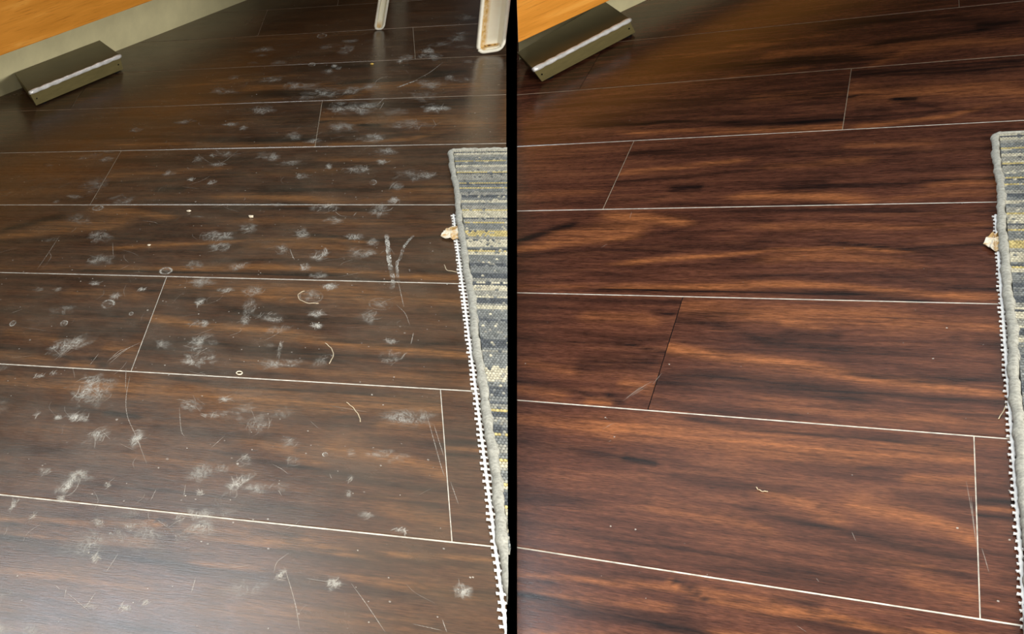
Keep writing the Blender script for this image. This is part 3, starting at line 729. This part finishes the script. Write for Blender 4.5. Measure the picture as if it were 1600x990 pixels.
# ------------------------------------------------------------------ cabinets
def cabinet(room, hgt, strip, base, ang_dir, left_pt, face_left, zwood, box, labels, camloc):
    d = Vector((ang_dir[0], ang_dir[1])).normalized(); away = Vector((-d.y, d.x))
    c2 = Vector((camloc[0], camloc[1]))
    root = empty('base_cabinet', (base[0], base[1], 0))
    inv = Vector((base[0], base[1]))
    loc = lambda p: (p.x - inv.x, p.y - inv.y)
    def slab(name, start, thick, length, z0, z1, mat):
        s = Vector(start); r = (s - c2).normalized()
        t = thick / r.dot(away)
        poly = [s, s + d * length, s + d * length + away * thick, s + r * t]
        v, f = prism([loc(p) for p in poly], z0, z1)
        return mesh_obj(name, v, f, mat, root)
    oak = oak_material(math.atan2(d.y, d.x))
    slab('toe_kick', left_pt, 0.016, 1.9, 0.0, zwood + 0.003, MAT_TOEKICK)
    fr = slab('door_panel', face_left, 0.018, 1.9, zwood, zwood + strip, oak)
    bevelled(fr, 0.0012, 2)
    s = Vector(face_left); s = s + (s - c2).normalized() * 0.03
    slab('carcass', s, 0.26, 1.86, zwood + 0.004, hgt, MAT_CARCASS)
    sp = Vector(face_left); sp = sp + (sp - c2).normalized() * 0.0 - away * 0.02 + d * 0.02
    slab('worktop', sp + d * 0.0, 0.30, 1.9, hgt, hgt + 0.03, MAT_CARCASS)
    root.matrix_world = room @ Matrix.Translation((base[0], base[1], 0))
    tag(root, labels[0], 'cabinet')
    # steel box against the toe kick
    F0, F1, T0, T1, B0, B1, h = box
    z0 = 0.0028
    org = Vector((F0[0], F0[1], 0))
    P = lambda p, z: Vector((p[0], p[1], z)) - org
    sh = Vector((F0[0] - T0[0], F0[1] - T0[1])); BB0 = (B0[0] + sh.x, B0[1] + sh.y); BB1 = (B1[0] + sh.x, B1[1] + sh.y)
    kb = empty('steel_box')
    body = mesh_obj('body', [P(F0, z0), P(F1, z0), P(BB1, z0), P(BB0, z0), P(T0, h - 0.0015), P(T1, h - 0.0015), P(B1, h - 0.0015), P(B0, h - 0.0015)],
                    [(3, 2, 1, 0), (0, 1, 5, 4), (1, 2, 6, 5), (2, 3, 7, 6), (3, 0, 4, 7), (4, 5, 6, 7)], MAT_STEEL, kb)
    bevelled(body, 0.0008, 2)
    lid = mesh_obj('lid', [P(T0, h - 0.0012), P(T1, h - 0.0012), P(B1, h - 0.0012), P(B0, h - 0.0012), P(T0, h), P(T1, h), P(B1, h), P(B0, h)],
                   [(3, 2, 1, 0), (0, 1, 5, 4), (1, 2, 6, 5), (2, 3, 7, 6), (3, 0, 4, 7), (4, 5, 6, 7)], MAT_STEEL_TOP, kb)
    bevelled(lid, 0.0005, 2)
    # folded lip along the top front edge, slightly dented, highlight painted near-white
    t0 = P(T0, h); t1 = P(T1, h); fwd = Vector((away.x, away.y, 0)) * -1
    pts = []; rad = []
    for i in range(41):
        s = i / 40
        dent = 0.0006 * math.sin(i * 0.9) * (1 if s < 0.35 or s > 0.7 else 0.2)
        pts.append(t0.lerp(t1, s) + fwd * (0.0012 + dent) + Vector((0, 0, -0.0022 + dent * 0.6)))
        rad.append(0.0033 * (0.85 + 0.3 * abs(math.sin(i * 0.7)) * (1 if s < 0.35 or s > 0.7 else 0.5)))
    v, f = tube(pts, rad, 8)
    mesh_obj('front_lip', v, f, MAT_STEEL_BRIGHT, kb, True)
    # screw holes on the front, dark feet under the box
    for s in (0.035, 0.955):
        a = P(F0, z0).lerp(P(F1, z0), s); b = P(T0, h).lerp(P(T1, h), s)
        c = a.lerp(b, 0.42) + fwd * 0.0004
        v, f = tube([c, c + fwd * 0.0006], 0.0011, 10)
        mesh_obj('screw', v, f, MAT_HOLE, kb)
    cen = (P(F0, 0) + P(F1, 0) + P(BB0, 0) + P(BB1, 0)) / 4
    for q in (P(F0, 0), P(F1, 0), P(BB0, 0), P(BB1, 0)):
        c = q.lerp(cen, 0.16)
        v, f = tube([c + Vector((0, 0, 0.0002)), c + Vector((0, 0, z0 + 0.0003))], 0.006, 12)
        mesh_obj('foot', v, f, MAT_HOLE, kb)
    kb.matrix_world = room @ Matrix.Translation(org)
    tag(kb, labels[1], 'metal box')

camA = CAM
camB = ROOM_B.inverted() @ CAM
cabinet(ROOM_A, 0.74, 0.088, (-0.0329, 0.1488), (0.4634, 0.8861), (-0.3350, -0.4438), (-0.3129, -0.5199), 0.078,
        ((-0.0857, -0.1753), (0.0067, 0.0090), (-0.0920, -0.1878), (0.0030, 0.0017), (-0.1415, -0.0820), (-0.0498, 0.1065), 0.0278),
        ('orange oak cabinet with grey toe kick beside the scuffed floor', 'dark steel box with bright lip against toe kick on the scuffed floor'), camA)
cabinet(ROOM_B, 0.65, 0.070, (-0.0348, 0.1592), (0.4564, 0.8898), (-0.1255, -0.0387), (-0.1055, -0.1335), 0.0525,
        ((-0.0748, -0.1539), (0.0037, 0.0252), (-0.0821, -0.1704), (-0.0020, 0.0122), (-0.1158, -0.0938), (-0.0459, 0.1124), 0.0277),
        ('orange oak cabinet with grey toe kick beside the clean floor', 'dark steel box with bright lip beneath the cabinet on the clean floor'), camB)

# ------------------------------------------------------------------ rugs with their grip pads
def clip(o, cut, dx, dy):
    """cut the mesh square along the edge x = c + k*y of its floor (dx, dy: where the mesh's origin lies)"""
    bm = bmesh.new(); bm.from_mesh(o.data)
    n = Vector((1, -cut[1], 0)).normalized()
    r = bmesh.ops.bisect_plane(bm, geom=list(bm.verts) + list(bm.edges) + list(bm.faces), plane_co=(cut[0] + cut[1] * dy - dx, 0, 0), plane_no=n, clear_outer=True)
    bm.to_mesh(o.data); bm.free()

def rug(room, x0, cut, ytop, ynear, label, seed):
    rn = np.random.RandomState(seed)
    root = empty('woven_rug', (x0, ytop, 0))
    xr = lambda y: cut[0] + cut[1] * y
    pitch = 0.0036
    ny = int((ytop - ynear) / pitch * 6); nx = int(max(60, (cut[0] + cut[1] * ytop - x0) / 0.0011))
    ys = np.linspace(ytop - 0.003, ynear, ny + 1)
    wmax = max(xr(ytop), xr(ynear)) - x0
    t = np.linspace(0, 1, nx + 1)
    xi = x0 + 0.0025
    X = xi + (np.array([xr(y) for y in ys]) - xi)[:, None] * t[None]
    Y = np.repeat(ys[:, None], nx + 1, 1)
    rib = (ytop - Y) / pitch
    ri = np.floor(rib).astype(int)
    knot = (X - x0) / 0.0022 + 0.5 * (ri % 2)
    ki = np.floor(knot).astype(int)
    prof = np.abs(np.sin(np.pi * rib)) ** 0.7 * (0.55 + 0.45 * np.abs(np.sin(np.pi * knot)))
    Z = 0.0062 + 0.0017 * prof
    nr = ri.max() + 2
    pal = np.array([srgb(134, 138, 136)[:3], srgb(160, 160, 150)[:3], srgb(206, 201, 178)[:3], srgb(204, 188, 130)[:3], srgb(98, 103, 107)[:3]])
    seq = []
    while len(seq) < nr:
        k = rn.choice([0, 1, 2, 3, 4], p=[0.28, 0.18, 0.22, 0.10, 0.22])
        seq += [k] * (1 if k == 3 else rn.randint(1, 4))
    seq = np.array(seq[:nr]); alt = np.array([rn.choice([0, 1, 1, 4, 2]) for _ in range(nr)])
    table = rn.rand(nr, 200)
    pick = table[ri % nr, ki % 200]
    idx = np.where(pick < 0.88, seq[ri % nr], alt[ri % nr])
    col = pal[idx] * (0.8 + 0.4 * table[(ri + 7) % nr, (ki * 3) % 200])[..., None] * (0.22 + 0.78 * prof)[..., None]  # shade in the hollows between ribs and knots painted into the yarn colour
    N = (ny + 1) * (nx + 1)
    top = np.stack([X - x0, Y - ytop, Z], -1).reshape(-1, 3)
    q = np.arange(N).reshape(ny + 1, nx + 1)
    faces = np.stack([q[1:, :-1], q[1:, 1:], q[:-1, 1:], q[:-1, :-1]], -1).reshape(-1, 4).tolist()
    ring = np.concatenate([q[0, :-1], q[:-1, -1], q[-1, :0:-1], q[:0:-1, 0]])
    low = top[ring].copy(); low[:, 2] = 0.0024
    n = len(ring)
    for i in range(n):
        j = (i + 1) % n
        faces.append((int(ring[i]), int(ring[j]), N + j, N + i))
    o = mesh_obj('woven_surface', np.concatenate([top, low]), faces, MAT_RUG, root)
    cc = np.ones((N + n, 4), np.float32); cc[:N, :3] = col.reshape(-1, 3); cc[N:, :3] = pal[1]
    set_attr(o.data, 'yarn_shade', 'FLOAT_COLOR', cc)
    # rolled binding round the edge
    pts = []; L = ytop - ynear
    for s in np.linspace(0, 1, 24):
        pts.append((xr(ytop) - x0 - s * (xr(ytop) - x0 - 0.006), 0.0))
    for a in np.linspace(0, math.pi / 2, 7)[1:]:
        pts.append((0.006 - 0.006 * math.sin(a), -0.006 + 0.006 * math.cos(a)))
    for y in np.arange(-0.008, -L - 0.12, -0.004):
        pts.append((0.0009 * math.sin(y * 37) * math.sin(y * 11 + seed) + 0.0003 * math.sin(y * 160), y))
    P3 = []; rad = []
    for i, (x, y) in enumerate(pts):
        r = 0.0028 + 0.0005 * math.sin(i * 0.9) * math.sin(i * 0.37 + seed) + 0.0002 * math.sin(i * 2.3)
        r *= 1 + 0.30 * max(0.0, -y - 0.15)            # the felt is frayed wider towards the viewer
        P3.append((x, y, 0.0056)); rad.append(r)
    v, f = tube(P3, rad, 10, 1.15)
    b = mesh_obj('binding', v, f, MAT_BINDING, root, True)
    clip(b, cut, x0, ytop)
    root.matrix_world = room @ Matrix.Translation((x0, ytop, 0))
    tag(root, label, 'rug')

rug(ROOM_A, 0.4437, CUT_A[1], -0.4215, -1.15, 'grey and yellow striped woven rug on the scuffed floor', 3)
rug(ROOM_B, 0.3467, (0.585, 0.028591), -0.4290, -1.30, 'grey and yellow striped woven rug at the edge of the clean floor', 3)

def rug_pad(room, x, y0, y1, pitch, out, label, cut):
    """open knitted grip pad: two strands, cross bars and blunt teeth along the edge"""
    V, F = [], []
    def add(vf):
        b = len(V); V.extend(vf[0]); F.extend([tuple(i + b for i in q) for q in vf[1]])
    n = int((y0 - y1) / pitch)
    r = 0.0010
    for k, sx in enumerate((0.0, 0.0036)):
        pts = [(sx + 0.00025 * math.sin(i * 2.1 + k), -i * pitch / 2, 0.0010) for i in range(n * 2 + 1)]
        rad = [r * (1.25 if i % 2 else 0.9) for i in range(n * 2 + 1)]
        add(tube(pts, rad, 6, 0.9))
    rr = random.Random(9)
    for i in range(n):
        y = -(i + 0.5) * pitch + rr.uniform(-0.0004, 0.0004)
        l = out * rr.uniform(0.75, 1.15)
        add(tube([(0.0045, y, 0.0010), (0, y, 0.0010), (-l * 0.7, y, 0.0010), (-l, y + rr.uniform(-.0003, .0003), 0.0010)], [r * 0.8, r * 0.95, r * 0.95, r * 1.15], 6, 0.9))
    o = mesh_obj('rug_pad', V, F, MAT_PAD, None, True)
    clip(o, cut, x, y0)
    o.matrix_world = room @ Matrix.Translation((x, y0, 0.0001))
    tag(o, label, 'rug pad')

rug_pad(ROOM_A, 0.4395, -0.600, -1.315, 0.0072, 0.0027, 'white toothed grip pad showing under the rug on the scuffed floor', CUT_A[1])
rug_pad(ROOM_B, 0.3437, -0.600, -1.305, 0.0072, 0.0023, 'white toothed grip pad showing under the rug on the clean floor', CUT_B[1])

def tape_scrap(room, poly, label, seed):
    """torn, crumpled scrap of tape sticking out from under the rug"""
    rn = random.Random(seed)
    cx = sum(p[0] for p in poly) / len(poly); cy = sum(p[1] for p in poly) / len(poly)
    pts = [np.array(p) - (cx, cy) for p in poly]
    edge = []
    for i, p in enumerate(pts):
        q = pts[(i + 1) % len(pts)]
        for k in range(4):
            e = p + (q - p) * k / 4
            edge.append(e * (1 + (rn.uniform(-0.06, 0.06) if k else 0)))
    bm = bmesh.new(); rings = []
    for s in (0.0, 0.35, 0.68, 1.0):
        if s == 0:
            rings.append([bm.verts.new((0, 0, 0.0052))]); continue
        r = []
        for i, e in enumerate(edge):
            z = 0.0016 + 0.0042 * abs(math.sin(i * 0.9 + seed)) * (1 - 0.55 * s) + rn.uniform(0, 0.0012)
            r.append(bm.verts.new((e[0] * s, e[1] * s, z)))
        rings.append(r)
    n = len(edge)
    for i in range(n):
        bm.faces.new((rings[0][0], rings[1][i], rings[1][(i + 1) % n]))
    for a, b in zip(rings[1:], rings[2:]):
        for i in range(n):
            j = (i + 1) % n
            bm.faces.new((a[i], b[i], b[j], a[j]))
    o = bm_obj('tape_scrap', bm, MAT_SCRAP)
    m = o.modifiers.new('thick', 'SOLIDIFY'); m.thickness = 0.0007; m.offset = -1
    o.matrix_world = room @ Matrix.Translation((cx, cy, 0.0))
    tag(o, label, 'tape scrap')

tape_scrap(ROOM_A, [(0.4260, -0.6614), (0.4290, -0.6480), (0.4330, -0.6400), (0.4430, -0.6330), (0.4430, -0.6680), (0.4340, -0.6650)], 'torn cream tape scrap by the rug on the scuffed floor', 2)
tape_scrap(ROOM_B, [(0.3349, -0.6609), (0.3375, -0.6480), (0.3420, -0.6400), (0.3462, -0.6380), (0.3465, -0.6740), (0.3405, -0.6720)], 'torn yellowish tape scrap by the rug on the clean floor', 5)

# ------------------------------------------------------------------ cream metal chair at the top of the scuffed floor
def chair():
    root = empty('metal_chair', (0.45, 0.15, 0))
    def leg(px, py, w0, w1, lean, top, rust, skew=0.0):
        """pressed sheet leg: rolled rim round a recessed panel. w0 / w1 half widths at foot and top"""
        o0 = Vector((px - 0.45, py - 0.15, 0))
        r = 0.0026 if w0 > 0.012 else 0.0019
        def at(x, z): return o0 + Vector((x + lean[0] * z, lean[1] * z, z))
        rad = min(w0 * 0.75, 0.010)
        out = []
        for s in np.linspace(1, 0, 10): out.append((-(w0 + (w1 - w0) * s) , rad + (top - rad) * s))
        for a in np.linspace(math.pi, 1.5 * math.pi, 8)[1:]:
            out.append((-w0 + rad + rad * math.cos(a), rad + rad * math.sin(a)))
        for a in np.linspace(1.5 * math.pi, 2 * math.pi, 8):
            out.append((w0 - rad + rad * math.cos(a), rad + rad * math.sin(a)))
        for s in np.linspace(0, 1, 10)[1:]: out.append(((w0 + (w1 - w0) * s), rad + (top - rad) * s))
        shrink = lambda x, z, q: (x * (1 - q / w0), z + (q if z < rad * 1.2 else 0))
        rim = [at(*((x * (1 - r / w0)), z + r + skew * (x + w0))) for x, z in out]
        V, F = tube(rim, r, 8)
        lg = mesh_obj('leg', V, F, MAT_CREAM, root, True)
        # recessed web behind the rim
        bm = bmesh.new(); lay = bm.verts.layers.float.new('stain')
        rows = []
        zs = list(np.linspace(0, rad, 7)) + list(np.linspace(rad, 0.09, 14))[1:] + list(np.linspace(0.09, top, 8))[1:]
        for z in zs:
            if z < rad:
                hw = w0 - rad + math.sqrt(max(rad * rad - (rad - z) ** 2, 1e-9))
            else:
                hw = w0 + (w1 - w0) * (z - rad) / (top - rad)
            row = []
            for k in range(9):
                t = -1 + k / 4
                x = t * (hw - r * 0.5)
                prof = 0.0 if abs(t) > 0.9 else (0.0006 if abs(t) > 0.70 else 0.006)
                if z < 0.0065: prof = min(prof, 0.0006)
                v = bm.verts.new(at(x, z + r * 0.7 + skew * (x + w0)) + Vector((0, prof * 0.75, 0)))
                st = 0.0
                if rust:
                    st = 0.85 if (-0.80 < t < -0.40) else 0.12 if abs(t) < 0.5 else 0.02
                    if abs(t) < 0.7 and 0.006 < z < 0.010: st = 1.0
                elif z < 0.012: st = 0.85 if t < 0.3 else 0.2
                v[lay] = st
                row.append(v)
            rows.append(row)
        for a, b in zip(rows, rows[1:]):
            for k in range(8): bm.faces.new((a[k], a[k + 1], b[k + 1], b[k]))
        w = bm_obj('panel', bm, MAT_PANEL, lg)
        m = w.modifiers.new('thick', 'SOLIDIFY'); m.thickness = 0.0012; m.offset = 0
        return lg
    H = 0.43
    leg(0.3687, 0.1845, 0.0078, 0.0095, (0.085, 0.0), H, False)
    leg(0.5095, 0.0080, 0.0178, 0.020, (-0.01, 0.02), H, True, skew=0.10)
    leg(0.4000, 0.5000, 0.0120, 0.016, (0.06, -0.05), H, False)
    leg(0.5550, 0.4100, 0.0120, 0.016, (-0.02, -0.08), H, False)
    # seat pan with turned-down rim
    q = [(-0.055, 0.035), (0.075, -0.145), (0.11, 0.225), (-0.03, 0.33)]
    bm = bmesh.new()
    top = [bm.verts.new((x, y, H + 0.012)) for x, y in q]; low = [bm.verts.new((x, y, H - 0.012)) for x, y in q]
    bm.faces.new(top)
    bm.faces.new(low[::-1])
    for i in range(4): bm.faces.new((low[i], low[(i + 1) % 4], top[(i + 1) % 4], top[i]))
    bmesh.ops.bevel(bm, geom=list(bm.edges), offset=0.01, segments=3, affect='EDGES')
    bm_obj('seat', bm, MAT_CREAM, root, True)
    tag(root, 'cream painted metal chair with rust spotted legs standing on the scuffed floor', 'chair')
chair()

# ------------------------------------------------------------------ hairs, crumbs and a small ring on the scuffed floor
def hair(room, pts, label):
    P = smooth_path(pts, 6)
    c = P[len(P) // 2]
    v, f = tube([(p[0] - c[0], p[1] - c[1], 0.0004 + 0.0003 * math.sin(i)) for i, p in enumerate(P)], 0.00032, 5)
    o = mesh_obj('hair_strand', v, f, MAT_HAIR, None, True)
    o.matrix_world = room @ Matrix.Translation((c[0], c[1], 0))
    tag(o, label, 'hair', 'stray hairs on the floors')

hair(ROOM_A, [(.3345, -.8850), (.3385, -.8915), (.3410, -.9000), (.3413, -.9080), (.3390, -.9195)], 'bow-shaped pale hair left of the rug pad, above a white seam')
hair(ROOM_A, [(.353, -.9794), (.3566, -.9845), (.3602, -.9925), (.3624, -1.0000), (.363, -1.0058)], 'bent pale hair below a white seam, left of the short upright joint')
hair(ROOM_A, [(.3135, -.7854), (.3086, -.7925), (.3109, -.8044), (.3186, -.8103), (.3263, -.8097)], 'hooked pale hair just under the white seam on the scuffed floor')
hair(ROOM_A, [(.4271, -.7212), (.4297, -.7338), (.4402, -.7374)], 'pale hair curling out from the rug pad on the scuffed floor')
hair(ROOM_B, [(.2203, -1.0372), (.2217, -1.0398), (.2242, -1.0412), (.2268, -1.0404)], 'tiny curled hair on the lowest clean plank row')
hair(ROOM_B, [(.3381, -.9273), (.3411, -.9145), (.3422, -.9076)], 'short hair beside the rug pad on the clean floor')

def crumb(x, y, r, mat, label, seed, name='crumb'):
    bm = bmesh.new()
    bmesh.ops.create_icosphere(bm, subdivisions=2, radius=r)
    for v in bm.verts:
        k = 1 + 0.5 * mnoise.noise(v.co * (1.6 / r) + Vector((seed * 7.1, 0, 0)))
        v.co = Vector((v.co.x * k * 1.3, v.co.y * k, v.co.z * k * 0.6))
    zmin = min(v.co.z for v in bm.verts)
    for v in bm.verts: v.co.z -= zmin
    o = bm_obj(name, bm, mat)
    o.matrix_world = Matrix.Translation((x, y, 0.0001))
    tag(o, label, 'crumb', 'crumbs on the scuffed floor')
crumb(.3608, -.0197, .0016, MAT_CRUMB_YELLOW, 'yellow crumb on the dark planks below the thin chair leg', 1)
crumb(.1869, -.5918, .0018, MAT_CRUMB_PALE, 'oval pale crumb just below a white seam left of centre', 2)
crumb(.2517, -.6078, .0020, MAT_CRUMB_PALE, 'largest pale crumb, near the middle of the scuffed floor', 3)
crumb(.1606, -.6865, .0013, MAT_CRUMB_PALE, 'tiny cream crumb below and left of the oval crumb', 4)

V, F = tube([(0.0022 * math.cos(t), 0.0026 * math.sin(t), 0.0006) for t in np.linspace(0, 2 * math.pi, 25)], 0.0005, 6)
ro = mesh_obj('small_ring', V, F, MAT_CRUMB_PALE, None, True)
ro.location = (.2736, -.9440, 0.0001)
tag(ro, 'tiny white ring lying beside the seam on the scuffed floor', 'ring')
